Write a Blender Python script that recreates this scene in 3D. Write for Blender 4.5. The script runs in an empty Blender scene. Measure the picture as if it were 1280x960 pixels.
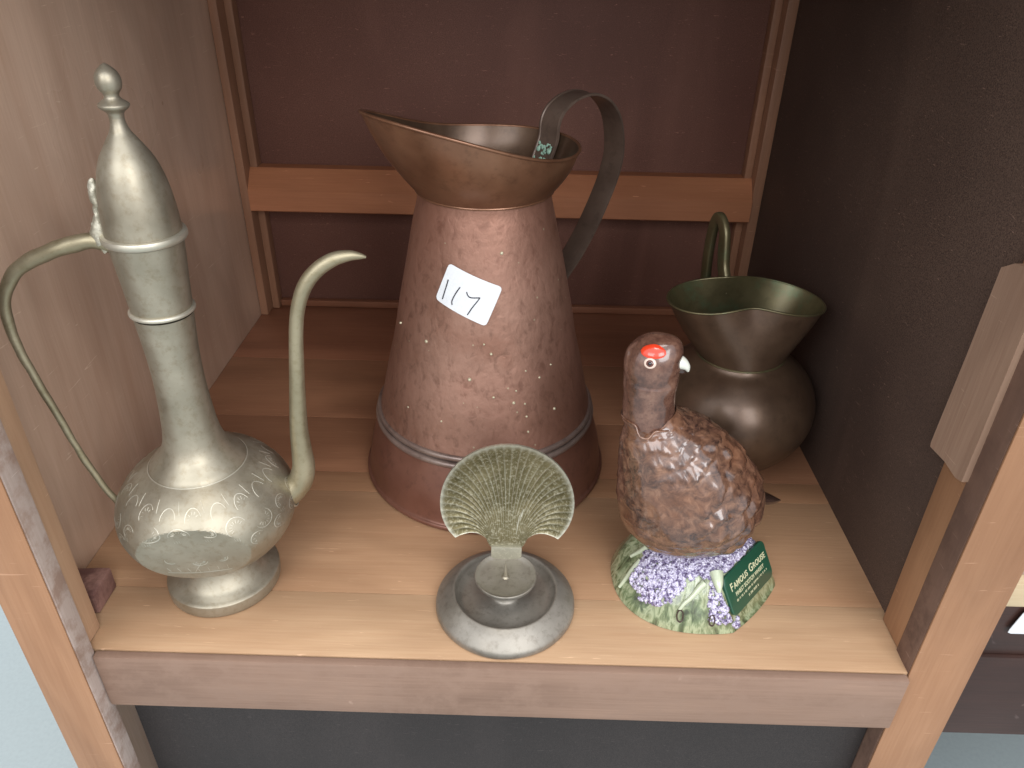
import bpy, math, random
from mathutils import Vector, Matrix, noise
random.seed(7)
R = math.radians
SC = bpy.context.scene
COL = SC.collection

# ------------------------------------------------------------------ camera
cam_d = bpy.data.cameras.new('camera'); cam = bpy.data.objects.new('camera', cam_d); COL.objects.link(cam)
cam_d.sensor_fit = 'HORIZONTAL'; cam_d.sensor_width = 36.0; cam_d.lens = 945.0/1280*36
cam_d.clip_start = 0.02; cam_d.clip_end = 60
ax = Vector((0.9996085, 0.02257946, 0.01652341))      # camera right in the room
dn = Vector((0.02586005, -0.5201071, -0.85370947))    # camera down
fw = Vector((-0.01068235, 0.85380253, -0.52048739))   # viewing direction
m = Matrix((ax, -dn, -fw)).transposed().to_4x4(); m.translation = (0, 0, 0.5)
cam.matrix_world = m
SC.camera = cam

# ------------------------------------------------------------------ world, lamps, exposure
w = bpy.data.worlds.new('World'); SC.world = w; w.use_nodes = True
nt = w.node_tree; bg = nt.nodes['Background']
tc = nt.nodes.new('ShaderNodeTexCoord'); sep = nt.nodes.new('ShaderNodeSeparateXYZ')
rp = nt.nodes.new('ShaderNodeValToRGB'); mr = nt.nodes.new('ShaderNodeMapRange')
mr.inputs[1].default_value = -1; mr.inputs[2].default_value = 1
nt.links.new(tc.outputs['Generated'], sep.inputs[0]); nt.links.new(sep.outputs[2], mr.inputs[0])
nt.links.new(mr.outputs[0], rp.inputs[0]); nt.links.new(rp.outputs[0], bg.inputs[0])
rp.color_ramp.elements[0].color = (.32, .27, .23, 1); rp.color_ramp.elements[1].color = (.90, .94, 1.0, 1)
rp.color_ramp.elements[0].position = .35; rp.color_ramp.elements[1].position = .75
bg.inputs[1].default_value = 1.4

def lamp(name, loc, target, size, power, col, sy=None):
    d = bpy.data.lights.new(name, 'AREA'); o = bpy.data.objects.new(name, d); COL.objects.link(o)
    d.shape = 'RECTANGLE'; d.size = size; d.size_y = sy or size; d.energy = power; d.color = col
    o.location = loc; o.rotation_euler = (Vector(target)-Vector(loc)).to_track_quat('-Z', 'Y').to_euler()
lamp('window_light_right', (0.75, -1.15, 1.15), (0.0, 0.7, 0.15), 0.9, 18, (.97, .98, 1.0), 1.1)
lamp('window_light_left', (-0.75, -1.1, 1.25), (0.0, 0.7, 0.1), 1.0, 11.5, (.95, .97, 1.0))
lamp('ceiling_light', (0.05, -0.10, 2.3), (0.0, 0.5, 0.0), 0.6, 9, (1.0, .95, .88))
SC.view_settings.view_transform = 'Standard'; SC.view_settings.look = 'None'
SC.view_settings.exposure = 0.30; SC.view_settings.gamma = 1.0

# ------------------------------------------------------------------ materials
def srgb(r, g, b):
    f = lambda c: (c/12.92 if c <= .04045 else ((c+.055)/1.055)**2.4)
    return (f(r/255), f(g/255), f(b/255), 1)
class MT:
    def __init__(s, name):
        s.m = bpy.data.materials.new(name); s.m.use_nodes = True; s.t = s.m.node_tree
        s.b = s.t.nodes['Principled BSDF']; s.co = s.t.nodes.new('ShaderNodeTexCoord').outputs['Object']
        s.hs = []
    def n(s, typ, **k):
        x = s.t.nodes.new(typ)
        for a, v in k.items():
            if a in x.inputs: x.inputs[a].default_value = v
            else: setattr(x, a, v)
        return x
    def link(s, a, b): s.t.links.new(a, b)
    def map(s, scale, rot=(0, 0, 0)):
        x = s.n('ShaderNodeMapping'); x.inputs['Scale'].default_value = scale; x.inputs['Rotation'].default_value = rot
        s.link(s.co, x.inputs['Vector']); return x.outputs[0]
    def noise(s, scale, detail=4, rough=.55, vec=None, dist=0):
        x = s.n('ShaderNodeTexNoise', Scale=scale, Detail=detail, Roughness=rough, Distortion=dist)
        s.link(vec or s.co, x.inputs['Vector']); return x.outputs['Fac']
    def vor(s, scale, vec=None, feature='F1', rnd=1, out='Distance', smooth=None):
        x = s.n('ShaderNodeTexVoronoi', Scale=scale, feature=feature, Randomness=rnd)
        s.link(vec or s.co, x.inputs['Vector'])
        if smooth is not None and feature == 'SMOOTH_F1': x.inputs['Smoothness'].default_value = smooth
        return x.outputs[out]
    def ramp(s, fac, stops):
        x = s.n('ShaderNodeValToRGB'); e = x.color_ramp.elements
        while len(e) < len(stops): e.new(.5)
        for i, (p, c) in enumerate(stops):
            e[i].position = p; e[i].color = c if len(c) == 4 else (*c, 1)
        s.link(fac, x.inputs[0]); return x.outputs[0]
    def mix(s, fac, a, b, mode='MIX'):
        x = s.n('ShaderNodeMix', data_type='RGBA', blend_type=mode)
        for sock, v in ((x.inputs[0], fac), (x.inputs[6], a), (x.inputs[7], b)):
            if hasattr(v, 'is_output'): s.link(v, sock)
            else: sock.default_value = v
        return x.outputs[2]
    def math(s, op, a, b=0.5):
        x = s.n('ShaderNodeMath', operation=op)
        for sock, v in ((x.inputs[0], a), (x.inputs[1], b)):
            if hasattr(v, 'is_output'): s.link(v, sock)
            else: sock.default_value = v
        return x.outputs[0]
    def out(s, color, rough=.5, metal=0, bumps=(), coat=0, spec=.5, coat_rough=.08):
        for nm, v in (('Base Color', color), ('Roughness', rough), ('Metallic', metal)):
            if hasattr(v, 'is_output'): s.link(v, s.b.inputs[nm])
            else: s.b.inputs[nm].default_value = v
        s.b.inputs['Coat Weight'].default_value = coat; s.b.inputs['Coat Roughness'].default_value = coat_rough
        s.b.inputs['Specular IOR Level'].default_value = spec
        prev = None
        for h, st, di in bumps:
            x = s.n('ShaderNodeBump', Strength=st, Distance=di); s.link(h, x.inputs['Height'])
            if prev: s.link(prev, x.inputs['Normal'])
            prev = x.outputs[0]
        if prev: s.link(prev, s.b.inputs['Normal'])
        return s.m

def wood(name, light, dark, axis='x', rough=.42, coat=.15, grain=1.0, dirt=None, speck=0):
    t = MT(name); st = {'x': (2.2, 26, 26), 'y': (26, 2.2, 26), 'z': (26, 26, 2.2)}[axis]
    fine = {'x': (14, 420, 420), 'y': (420, 14, 420), 'z': (420, 420, 14)}[axis]
    g = t.noise(1, 5, .6, t.map(st), .6); gf = t.noise(1, 3, .6, t.map(fine))
    big = t.noise(5, 3)
    c = t.ramp(g, [(.22, tuple(v*.6+u*.4 for v, u in zip(dark[:3], light[:3]))), (.52, light), (.80, tuple(min(1, v*1.08) for v in light[:3]))])
    c = t.mix(t.ramp(gf, [(.35, (.28*grain,)*3), (.6, (0, 0, 0))]), c, dark)
    c = t.mix(t.ramp(big, [(.35, (0, 0, 0)), (.75, (.35, .35, .35))]), c, dark)
    big2 = t.noise(1, 3, .55, t.map({'x': (3, 9, 9), 'y': (9, 3, 9), 'z': (9, 9, 3)}[axis]), .8)
    c = t.mix(t.ramp(big2, [(.38, (0, 0, 0)), (.62, (.45, .45, .45))]), c, tuple(v*.62 for v in dark[:3])+(1,))
    sx = t.noise(1, 2, .4, t.map({'x': (42, 620, 42), 'y': (620, 42, 42), 'z': (30, 30, 460)}[axis], (0, 0, .5) if axis != 'z' else (.5, .4, .7)), 1.0)
    c = t.mix(t.ramp(sx, [(.72, (0, 0, 0)), (.755, (.35, .35, .35))]), c, tuple(min(1, v*1.5+.08) for v in light[:3])+(1,))
    if dirt:
        dd = t.noise(38, 6, .7)
        c = t.mix(t.ramp(dd, [(.45, (0, 0, 0)), (.62, (.8, .8, .8))]), c, dirt)
    sc = t.noise(1, 2, .5, t.map(tuple(v*1.6 for v in fine)))
    return t.out(c, t.ramp(big, [(.3, (rough-.08,)*3), (.7, (rough+.14,)*3)]), 0, [(gf, .25, .0006), (sc, .1, .0004)], coat, .4, .25)

M = {}
M['floor_light'] = wood('varnished_light_board', srgb(200, 166, 132), srgb(172, 132, 98), 'x')
M['floor_light_b'] = wood('varnished_light_board_b', srgb(190, 152, 118), srgb(160, 118, 86), 'x')
M['floor_mid'] = wood('varnished_mid_board', srgb(178, 136, 102), srgb(146, 102, 72), 'x')
M['floor_red_shade'] = wood('varnished_red_shade_board', srgb(174, 126, 94), srgb(140, 94, 68), 'x')
M['floor_red_shade_b'] = wood('varnished_red_shade_board_b', srgb(164, 112, 84), srgb(130, 82, 60), 'x')
M['side'] = wood('plywood_side', srgb(220, 190, 166), srgb(188, 150, 124), 'z', .33, .85, .8)
M['post'] = wood('orange_post', srgb(164, 122, 90), srgb(136, 94, 64), 'z', .5, .08)
M['post_pale'] = wood('pale_post', srgb(196, 160, 130), srgb(168, 128, 98), 'z', .5, .05)
M['worn'] = wood('worn_edge', srgb(186, 168, 158), srgb(152, 132, 120), 'z', .8, 0, 1, srgb(140, 112, 96))
M['worn_dark'] = wood('dark_worn_edge', srgb(128, 98, 82), srgb(98, 72, 58), 'z', .8, 0, 1, srgb(92, 68, 56))
M['batten'] = wood('greyed_batten', srgb(172, 142, 120), srgb(140, 108, 88), 'z', .65, 0, 1.6)
M['rail'] = wood('orange_rail', srgb(192, 130, 92), srgb(160, 100, 68), 'x', .45, .1)
M['backpost'] = wood('brown_backpost', srgb(158, 116, 90), srgb(130, 90, 66), 'z', .5, .1)
M['fascia'] = wood('worn_fascia', srgb(150, 122, 104), srgb(112, 86, 72), 'x', .7, 0, 1, srgb(138, 112, 96))
M['block'] = wood('raw_block', srgb(160, 122, 110), srgb(112, 74, 66), 'z', .8, 0, 1, srgb(92, 60, 56))
M['shelf'] = wood('cream_shelf', srgb(206, 186, 152), srgb(178, 150, 112), 'x', .6)

def hardboard(name, a, b):
    t = MT(name); s1 = t.noise(900, 3, .8); s2 = t.noise(4, 3)
    c = t.mix(t.ramp(s1, [(.36, (0, 0, 0)), (.66, (1, 1, 1))]), a, b)
    c = t.mix(t.ramp(s2, [(.35, (0, 0, 0)), (.6, (.6, .6, .6))]), c, a)
    s3 = t.noise(1, 4, .6, t.map((5, 5, 1.2), (.6, 0, 0)), 1)
    c = t.mix(t.ramp(s3, [(.50, (0, 0, 0)), (.72, (.16, .16, .16))]), c, tuple(min(1, v*1.9) for v in b[:3])+(1,))
    ln = t.noise(1, 2, .4, t.map((90, 90, 700), (.4, .9, .3)), 2)
    c = t.mix(t.ramp(ln, [(.71, (0, 0, 0)), (.74, (.4, .4, .4))]), c, tuple(min(1, v*3) for v in b[:3])+(1,))
    return t.out(c, .62, 0, [(s1, .35, .0006)], 0, .35)
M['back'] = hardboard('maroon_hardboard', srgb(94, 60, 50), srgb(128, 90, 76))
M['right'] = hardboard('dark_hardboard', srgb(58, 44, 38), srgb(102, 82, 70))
M['black'] = hardboard('dark_underside', srgb(40, 36, 35), srgb(58, 52, 50))

def brass(name, a, b, rough=.34, bump=.12, metal=.72, scale=1.0, hue=None):
    t = MT(name); n1 = t.noise(22*scale, 5, .62); n2 = t.noise(160*scale, 4, .7); n3 = t.noise(900, 2, .6)
    c = t.mix(t.ramp(n1, [(.35, (0, 0, 0)), (.68, (1, 1, 1))]), a, b)
    c = t.mix(t.ramp(n2, [(.50, (0, 0, 0)), (.72, (.45, .45, .45))]), c, hue or a)
    r = t.ramp(n1, [(.3, (rough-.07,)*3), (.7, (rough+.14,)*3)])
    return t.out(c, r, metal, [(n2, bump, .0006), (n3, bump*.5, .0002)])
M['brass'] = brass('tarnished_brass', srgb(150, 142, 124), srgb(174, 166, 148), .42, hue=srgb(128, 112, 84))
M['brass_olive'] = brass('olive_brass', srgb(150, 140, 114), srgb(172, 162, 136), .44, hue=srgb(120, 108, 72))
M['engrave'] = brass('engraved_brass', srgb(188, 182, 164), srgb(208, 203, 188), .42, .05)
M['groove'] = brass('dark_groove', srgb(86, 76, 60), srgb(104, 92, 72), .5)
M['pewter'] = brass('grey_bronze', srgb(134, 128, 118), srgb(160, 154, 144), .44, .2, .65, hue=srgb(96, 86, 72))
M['solder'] = brass('lumpy_solder', srgb(138, 128, 104), srgb(206, 202, 186), .4, .9, .6, 2.5)

def shellmat():
    t = MT('shell_bronze'); n1 = t.noise(30, 5, .6); n2 = t.noise(420, 4, .75)
    c = t.mix(t.ramp(n1, [(.4, (0, 0, 0)), (.65, (1, 1, 1))]), srgb(98, 90, 60), srgb(132, 122, 90))
    c = t.mix(t.ramp(n2, [(.50, (0, 0, 0)), (.66, (.7, .7, .7))]), c, srgb(186, 180, 156))
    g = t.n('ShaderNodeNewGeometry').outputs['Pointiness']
    c = t.mix(t.ramp(g, [(.50, (0, 0, 0)), (.57, (.6, .6, .6))]), c, srgb(214, 212, 196))  # rib crests: worn bright metal plus highlight painted into the colour
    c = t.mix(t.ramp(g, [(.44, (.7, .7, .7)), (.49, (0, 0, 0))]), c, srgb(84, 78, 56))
    return t.out(c, .42, .7, [(n2, .5, .0006)])
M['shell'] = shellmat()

def copper(name, a, b, rough, hammered=0, metal=.8, dirt=.4, patina=None, coat=.25):
    t = MT(name); n1 = t.noise(14, 5, .6); n2 = t.noise(95, 5, .7)
    c = t.mix(t.ramp(n1, [(.36, (0, 0, 0)), (.66, (1, 1, 1))]), a, b)
    c = t.mix(t.ramp(n2, [(.52, (0, 0, 0)), (.70, (dirt,)*3)]), c, tuple(v*.45 for v in a[:3])+(1,))
    bm = [(n2, .12, .0006)]
    if hammered:
        v = t.noise(1, 3, .6, t.map((120, 120, 80)), .3)
        v2 = t.vor(135, feature='SMOOTH_F1', smooth=.6)
        bm.insert(0, (v, hammered, .0014)); bm.insert(0, (v2, hammered*.5, .0010))
        c = t.mix(t.ramp(v, [(.30, (.55, .55, .55)), (.46, (0, 0, 0))]), c, tuple(x*.5 for x in a[:3])+(1,))
        c = t.mix(t.ramp(t.noise(7, 4, .6), [(.40, (0, 0, 0)), (.62, (.55, .55, .55))]), c, srgb(128, 76, 58))
        sp = t.vor(62, out='Distance')
        c = t.mix(t.ramp(sp, [(.045, (.55, .55, .55)), (.065, (0, 0, 0))]), c, srgb(190, 180, 150))
    if patina:
        n4 = t.noise(34, 5, .7)
        c = t.mix(t.ramp(n4, [(.52, (0, 0, 0)), (.68, (.6, .6, .6))]), c, patina)
    r = t.ramp(n1, [(.3, (rough-.06,)*3), (.7, (rough+.12,)*3)])
    return t.out(c, r, metal, bm, 0 if hammered else coat, .5, .22)
M['copper_h'] = copper('hammered_copper', srgb(142, 103, 86), srgb(166, 131, 114), .46, .42, .55, .25)
M['copper_s'] = copper('smooth_copper', srgb(122, 84, 62), srgb(148, 108, 82), .34, 0, .6)
M['copper_red'] = copper('reddish_copper', srgb(120, 80, 66), srgb(140, 98, 82), .38, 0, .5)
M['copper_grey'] = copper('greyed_copper', srgb(120, 100, 92), srgb(156, 138, 128), .35, 0, .5)
M['strap'] = copper('dark_strap', srgb(92, 76, 66), srgb(116, 98, 86), .45, 0, .45)
M['copper_dark'] = copper('dark_copper', srgb(82, 62, 48), srgb(104, 82, 64), .34, 0, .55, .3)
M['green_brass'] = copper('green_brass', srgb(92, 84, 58), srgb(118, 108, 78), .38, 0, .7, .3, srgb(92, 112, 82))
M['verdigris'] = copper('verdigris', srgb(120, 156, 136), srgb(168, 196, 176), .8, 0, .1)

def plain(name, c, rough=.5, metal=0, coat=0):
    t = MT(name); n = t.noise(180, 4, .6)
    cc = t.mix(t.ramp(n, [(.4, (0, 0, 0)), (.7, (.35, .35, .35))]), c, tuple(v*.8 for v in c[:3])+(1,))
    return t.out(cc, rough, metal, [(n, .05, .0003)], coat)
M['paper'] = plain('paper_label', srgb(222, 224, 226), .7)
M['spot'] = plain('pale_spot', srgb(196, 188, 160), .4, .3)
M['ink'] = plain('pen_ink', srgb(52, 50, 58), .6)
M['plaque'] = plain('green_plaque', srgb(30, 78, 58), .32, 0, .5)
M['gold'] = plain('pale_lettering', srgb(206, 204, 166), .5)
M['white_glaze'] = plain('white_glaze', srgb(214, 214, 202), .2, 0, .6)
M['cream_glaze'] = plain('cream_green_glaze', srgb(186, 194, 166), .2, 0, .7)
M['red_glaze'] = plain('red_glaze', srgb(214, 62, 34), .2, 0, .7)
M['eye_ring'] = plain('eye_ring_glaze', srgb(220, 196, 180), .2, 0, .7)
M['eye_brown'] = plain('eye_brown_glaze', srgb(96, 52, 42), .15, 0, .8)
M['pupil'] = plain('pupil_glaze', srgb(24, 16, 16), .1, 0, .8)
M['dark_glaze'] = plain('dark_brown_glaze', srgb(58, 42, 36), .2, 0, .7)
M['cup'] = plain('cup_china', srgb(232, 236, 238), .25, 0, .5)
M['lino'] = plain('pale_shop_floor', srgb(150, 160, 160), .5)
M['dark_wood'] = wood('dark_neighbour_wood', srgb(74, 48, 40), srgb(46, 30, 26), 'x', .4)

def feather():
    t = MT('speckled_feather_glaze'); v = t.noise(110, 6, .7, dist=.8); n2 = t.noise(300, 4, .7); n3 = t.noise(16, 3)
    c = t.ramp(v, [(.34, srgb(50, 34, 30)), (.46, srgb(88, 62, 50)), (.58, srgb(116, 84, 66)), (.74, srgb(150, 114, 92))])
    at = t.n('ShaderNodeAttribute', attribute_name='feather_edge').outputs['Fac']
    k = t.math('MULTIPLY', at, t.ramp(n2, [(.35, (0, 0, 0)), (.6, (1, 1, 1))]))
    c = t.mix(t.math('MULTIPLY', k, .75), c, srgb(40, 26, 24))
    c = t.mix(t.ramp(n3, [(.45, (0, 0, 0)), (.7, (.5, .5, .5))]), c, srgb(132, 84, 54))
    return t.out(c, .24, 0, [(v, .12, .0008)], .9, .5, .10)
M['feather'] = feather()
def headglaze():
    t = MT('brown_head_glaze'); v = t.noise(60, 5, .7); n2 = t.noise(300, 4, .7)
    c = t.ramp(v, [(.34, srgb(58, 38, 32)), (.5, srgb(96, 66, 54)), (.7, srgb(126, 94, 78))])
    c = t.mix(t.ramp(n2, [(.55, (0, 0, 0)), (.68, (.6, .6, .6))]), c, srgb(66, 44, 38))
    return t.out(c, .26, 0, [(v, .1, .0008)], .7, .5, .1)
M['head'] = headglaze()
def grassglaze():
    t = MT('painted_grass_glaze'); v = t.noise(1, 4, .6, t.map((130, 130, 16)), .5); n3 = t.noise(24, 3)
    c = t.ramp(v, [(.34, srgb(58, 68, 46)), (.46, srgb(104, 118, 84)), (.56, srgb(160, 168, 134)), (.68, srgb(92, 106, 70))])
    c = t.mix(t.ramp(n3, [(.42, (0, 0, 0)), (.7, (.45, .45, .45))]), c, srgb(140, 132, 96))
    return t.out(c, .25, 0, [(v, .3, .001)], .8)
M['grass'] = grassglaze()
def heather():
    t = MT('heather_glaze'); v = t.noise(270, 3, .7)
    c = t.ramp(v, [(.36, srgb(74, 60, 92)), (.46, srgb(136, 124, 160)), (.54, srgb(214, 210, 222)), (.60, srgb(178, 170, 196)), (.70, srgb(92, 78, 114))])
    return t.out(c, .3, 0, [(v, .5, .001)], .6)
M['heather'] = heather()

# ------------------------------------------------------------------ mesh helpers
def mesh(name, V, F, mat, parent=None, smooth=True, loc=None, mats=None, midx=None, angle=None):
    me = bpy.data.meshes.new(name); me.from_pydata([tuple(v) for v in V], [], F); me.update()
    for mm in (mats or [mat]): me.materials.append(mm)
    if midx: me.polygons.foreach_set('material_index', midx)
    if smooth:
        me.shade_smooth()
        if angle: me.set_sharp_from_angle(angle=R(angle))
    o = bpy.data.objects.new(name, me); COL.objects.link(o)
    if parent: o.parent = parent
    if loc: o.location = loc
    return o
def thing(name, label, cat, loc=(0, 0, 0), rot=(0, 0, 0), group=None):
    o = bpy.data.objects.new(name, None); COL.objects.link(o); o.location = loc; o.rotation_euler = rot
    o.empty_display_size = .02; o['label'] = label; o['category'] = cat
    if group: o['group'] = group
    return o
def box_vf(a, b, bev=.001):
    # chamfered box between corners a and b
    (x0, y0, z0), (x1, y1, z1) = a, b
    import bmesh
    bm = bmesh.new(); vs = [bm.verts.new((x, y, z)) for x in (x0, x1) for y in (y0, y1) for z in (z0, z1)]
    for f in ((0, 1, 3, 2), (4, 6, 7, 5), (0, 4, 5, 1), (2, 3, 7, 6), (0, 2, 6, 4), (1, 5, 7, 3)): bm.faces.new([vs[i] for i in f])
    bmesh.ops.recalc_face_normals(bm, faces=bm.faces)
    if bev: bmesh.ops.bevel(bm, geom=bm.edges[:], offset=bev, segments=2, affect='EDGES', profile=.6)
    return bm
def box(name, a, b, mat, parent=None, bev=.001, label=None, jit=0):
    bm = box_vf(a, b, bev)
    if jit:
        import bmesh
        bmesh.ops.subdivide_edges(bm, edges=[e for e in bm.edges if e.calc_length() > .03], cuts=24, use_grid_fill=True)
        for v in bm.verts:
            n = noise.noise_vector(v.co*60); v.co += n*jit
    me = bpy.data.meshes.new(name); bm.to_mesh(me); bm.free(); me.materials.append(mat)
    me.shade_smooth(); me.set_sharp_from_angle(angle=R(38))
    o = bpy.data.objects.new(name, me); COL.objects.link(o)
    if parent: o.parent = parent
    if label: o['label'] = label
    return o
def lathe(name, prof, mat, parent=None, seg=96, fn=None, loc=None, angle=35, cap=False):
    V = []; F = []; n = len(prof)
    for r, z in prof:
        for j in range(seg):
            a = 2*math.pi*j/seg; p = Vector((r*math.cos(a), r*math.sin(a), z))
            if fn: p = fn(p)
            V.append(p)
    for i in range(n-1):
        for j in range(seg):
            k = (j+1) % seg; F.append((i*seg+j, i*seg+k, (i+1)*seg+k, (i+1)*seg+j))
    if prof[0][0] > 1e-4: F.append(tuple(reversed(range(seg))))
    if cap: F.append(tuple((n-1)*seg+j for j in range(seg)))
    return mesh(name, V, F, mat, parent, True, loc, angle=angle)
def spl(pts, n=8):
    # Catmull-Rom through tuples of any length
    out = []; P = [pts[0]]+list(pts)+[pts[-1]]
    for i in range(1, len(P)-2):
        for k in range(n):
            t = k/n; a, b, c, d = P[i-1], P[i], P[i+1], P[i+2]
            out.append(tuple(.5*((2*b[q])+(-a[q]+c[q])*t+(2*a[q]-5*b[q]+4*c[q]-d[q])*t*t+(-a[q]+3*b[q]-3*c[q]+d[q])*t**3) for q in range(len(b))))
    out.append(tuple(pts[-1])); return out
def ring_prof(r, z, t, n=10):
    return [(r+t*math.cos(a), z+t*math.sin(a)) for a in [-math.pi*.62+i*math.pi*1.24/n for i in range(n+1)]]
def tube(name, pts, mat, parent=None, seg=14, closed=False, flat=None, up=None, fn=None):
    """pts: (x,y,z,r) ; flat=(a,b) multiplies the radius along side/up"""
    V = []; F = []; n = len(pts); P = [Vector(p[:3]) for p in pts]
    prev = None
    for i, p in enumerate(P):
        if closed: t = (P[(i+1) % n]-P[i-1]).normalized()
        else: t = (P[min(i+1, n-1)]-P[max(i-1, 0)]).normalized()
        if up is not None: s = Vector(up).cross(t).normalized()
        else:
            if prev is None:
                s = t.orthogonal().normalized()
            else: s = (prev-prev.dot(t)*t).normalized()
        prev = s; u = t.cross(s).normalized(); r = pts[i][3]; fa, fb = flat or (1, 1)
        for j in range(seg):
            a = 2*math.pi*j/seg; ca, sa = math.cos(a), math.sin(a)
            if flat: # squarer section for straps
                ca = math.copysign(abs(ca)**.45, ca); sa = math.copysign(abs(sa)**.45, sa)
            q = p+s*(r*fa*ca)+u*(r*fb*sa)
            V.append(fn(q) if fn else q)
    for i in range(n if closed else n-1):
        for j in range(seg):
            k = (j+1) % seg; i2 = (i+1) % n
            F.append((i*seg+j, i*seg+k, i2*seg+k, i2*seg+j))
    if not closed:
        F.append(tuple(reversed(range(seg)))); F.append(tuple((n-1)*seg+j for j in range(seg)))
    return mesh(name, V, F, mat, parent, True, angle=50)
def interp(prof, z):
    for (r0, z0), (r1, z1) in zip(prof, prof[1:]):
        if z0 <= z <= z1: return r0+(r1-r0)*(z-z0)/max(1e-9, z1-z0)
    return prof[-1][0] if z > prof[-1][1] else prof[0][0]
def polar(s, z, az): return (s*math.cos(R(az)), s*math.sin(R(az)), z)

# ------------------------------------------------------------------ setting
def struct(o): o['kind'] = 'structure'; return o
struct(mesh('floor', [(-4, -3, -.55), (4, -3, -.55), (4, 5, -.55), (-4, 5, -.55)], [(0, 1, 2, 3)], M['lino'], smooth=False))

# ------------------------------------------------------------------ cabinet
cab = thing('display_cabinet', 'open wooden display cabinet with orange corner posts and dark back panel', 'cabinet', (0, 0, 0))
YS = [.398, .4645, .6015, .6330, .7350, .8720, 1.045]  # narrow third board added so the tone steps at the cabinet top's shadow edge
mats = [M['floor_light'], M['floor_light_b'], M['floor_mid'], M['floor_red_shade'], M['floor_red_shade'], M['floor_red_shade_b']]  # rear boards: redder wood, with the cabinet's shade painted into the tone
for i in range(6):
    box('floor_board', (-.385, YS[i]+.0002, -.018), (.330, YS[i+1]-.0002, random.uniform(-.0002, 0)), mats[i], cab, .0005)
box('front_rail', (-.3326, .390, -.060), (.3108, .3972, -.0006), M['fascia'], cab, .0015, 'worn greyish front rail')
box('plinth_panel', (-.3326, .414, -.549), (.3108, .420, -.0602), M['black'], cab, .0005)
left = box('side_panel', (-.392, .4205, -.54), (-.3853, 1.05, .66), M['side'], cab, .0005, 'pinkish plywood side panel')
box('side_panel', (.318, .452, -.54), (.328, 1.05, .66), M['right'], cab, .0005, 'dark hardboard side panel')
back = box('back_panel', (-.3850, 1.041, -.018), (.3178, 1.047, .66), M['back'], cab, .0005)
box('top_panel', (-.396, .40, .661), (.340, 1.06, .679), M['floor_red_shade_b'], cab, .001)
box('top_rail', (-.3326, .380, .615), (.3108, .400, .660), M['post'], cab, .001)
# rail across the back with a sloped upper face
prof = [(1.0405, .2115), (1.0405, .1575), (.9990, .1575), (.9975, .1590), (.9975, .1860), (1.0180, .2085), (1.0210, .2115)]
V = [(x, y, z) for x in (-.3740, .3046) for y, z in prof]; n = len(prof)
F = [(i, (i+1) % n, n+(i+1) % n, n+i) for i in range(n)]+[tuple(reversed(range(n))), tuple(range(n, 2*n))]
mesh('back_rail', V, F, M['rail'], cab, False)
for x0, x1, y0, lab in ((-.3849, -.3740, .998, None), (-.3738, -.3640, 1.0215, None), (.2950, .3045, 1.0215, None), (.3047, .3177, 1.002, None)):
    box('back_post', (x0, y0, .0004), (x1, 1.0406, .66), M['backpost'], cab, .001)
box('skirting_strip', (-.3635, 1.030, .0004), (.2945, 1.0406, .010), M['floor_red_shade_b'], cab, .001)
# front posts
box('front_post', (-.3735, .3770, -.549), (-.3340, .3785, .66), M['post'], cab, .0006, 'orange front face of left post')
box('front_post', (-.3735, .3787, -.549), (-.3334, .3960, .66), M['worn'], cab, .0008, 'chipped greyish edge of left post', .0005)
box('front_post', (-.3850, .3965, .0005), (-.3400, .4200, .66), M['post_pale'], cab, .001, 'pale inner strip of left post')
box('front_post', (-.3850, .4204, .0005), (-.3700, .4330, .66), M['post'], cab, .001)
box('corner_block', (-.3845, .4334, .0004), (-.3470, .4640, .022), M['block'], cab, .0015, jit=.0008)
box('front_post', (.3122, .3960, -.549), (.3600, .3978, .66), M['post'], cab, .0006, 'orange front face of right post')
box('front_post', (.3118, .3980, -.549), (.3600, .4210, .66), M['worn_dark'], cab, .0008, 'dark worn edge of right post', .0005)
box('front_post', (.3128, .4213, .0005), (.3600, .4515, .66), M['post'], cab, .001)
# greyed batten with a splintered slanted lower end fixed over the post
bt = [(.4190, .1745), (.4270, .1722), (.4440, .1735), (.4650, .1712), (.4660, .1745), (.4630, .2500), (.4615, .3160), (.4500, .3235), (.4190, .3290)]
V = [(x, y, z) for x in (.3075, .3126) for y, z in bt]; n = len(bt)
F = [(i, (i+1) % n, n+(i+1) % n, n+i) for i in range(n)]+[tuple(reversed(range(n))), tuple(range(n, 2*n))]
o = mesh('batten', V, F, M['batten'], cab, False); o['label'] = 'short greyed batten on the right post'

# neighbouring cabinet to the right, seen through the gap
nb = thing('neighbouring_shelf_unit', 'dark shelf unit with cream shelf edges beyond the right post', 'shelf unit', (.42, .5, -.55))
def nbx(nm, a, b, mt, lab=None): return box(nm, tuple(p-q for p, q in zip(a, (.42, .5, -.55))), tuple(p-q for p, q in zip(b, (.42, .5, -.55))), mt, nb, .001, lab)
nbx('back_panel', (.395, .80, -.549), (1.05, .81, .30), M['dark_wood'])
nbx('shelf_board', (.4100, .500, -.0320), (1.05, .799, -.0035), M['shelf'])
nbx('shelf_runner', (.4100, .512, -.0030), (1.05, .530, .0040), M['worn'])
nbx('drawer', (.4100, .503, -.1000), (1.05, .799, -.0325), M['dark_wood'])
nbx('drawer', (.4100, .499, -.2200), (1.05, .799, -.1010), M['dark_wood'])
nbx('side_panel', (.4000, .520, -.549), (.4090, .799, -.0330), M['dark_wood'])
V = [(.470, .4984, -.066), (.5065, .4984, -.066), (.5065, .4984, -.034), (.4760, .4984, -.034), (.4735, .4984, -.0352), (.4715, .4984, -.040), (.4672, .4984, -.060), (.4668, .4984, -.0645)]
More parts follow.
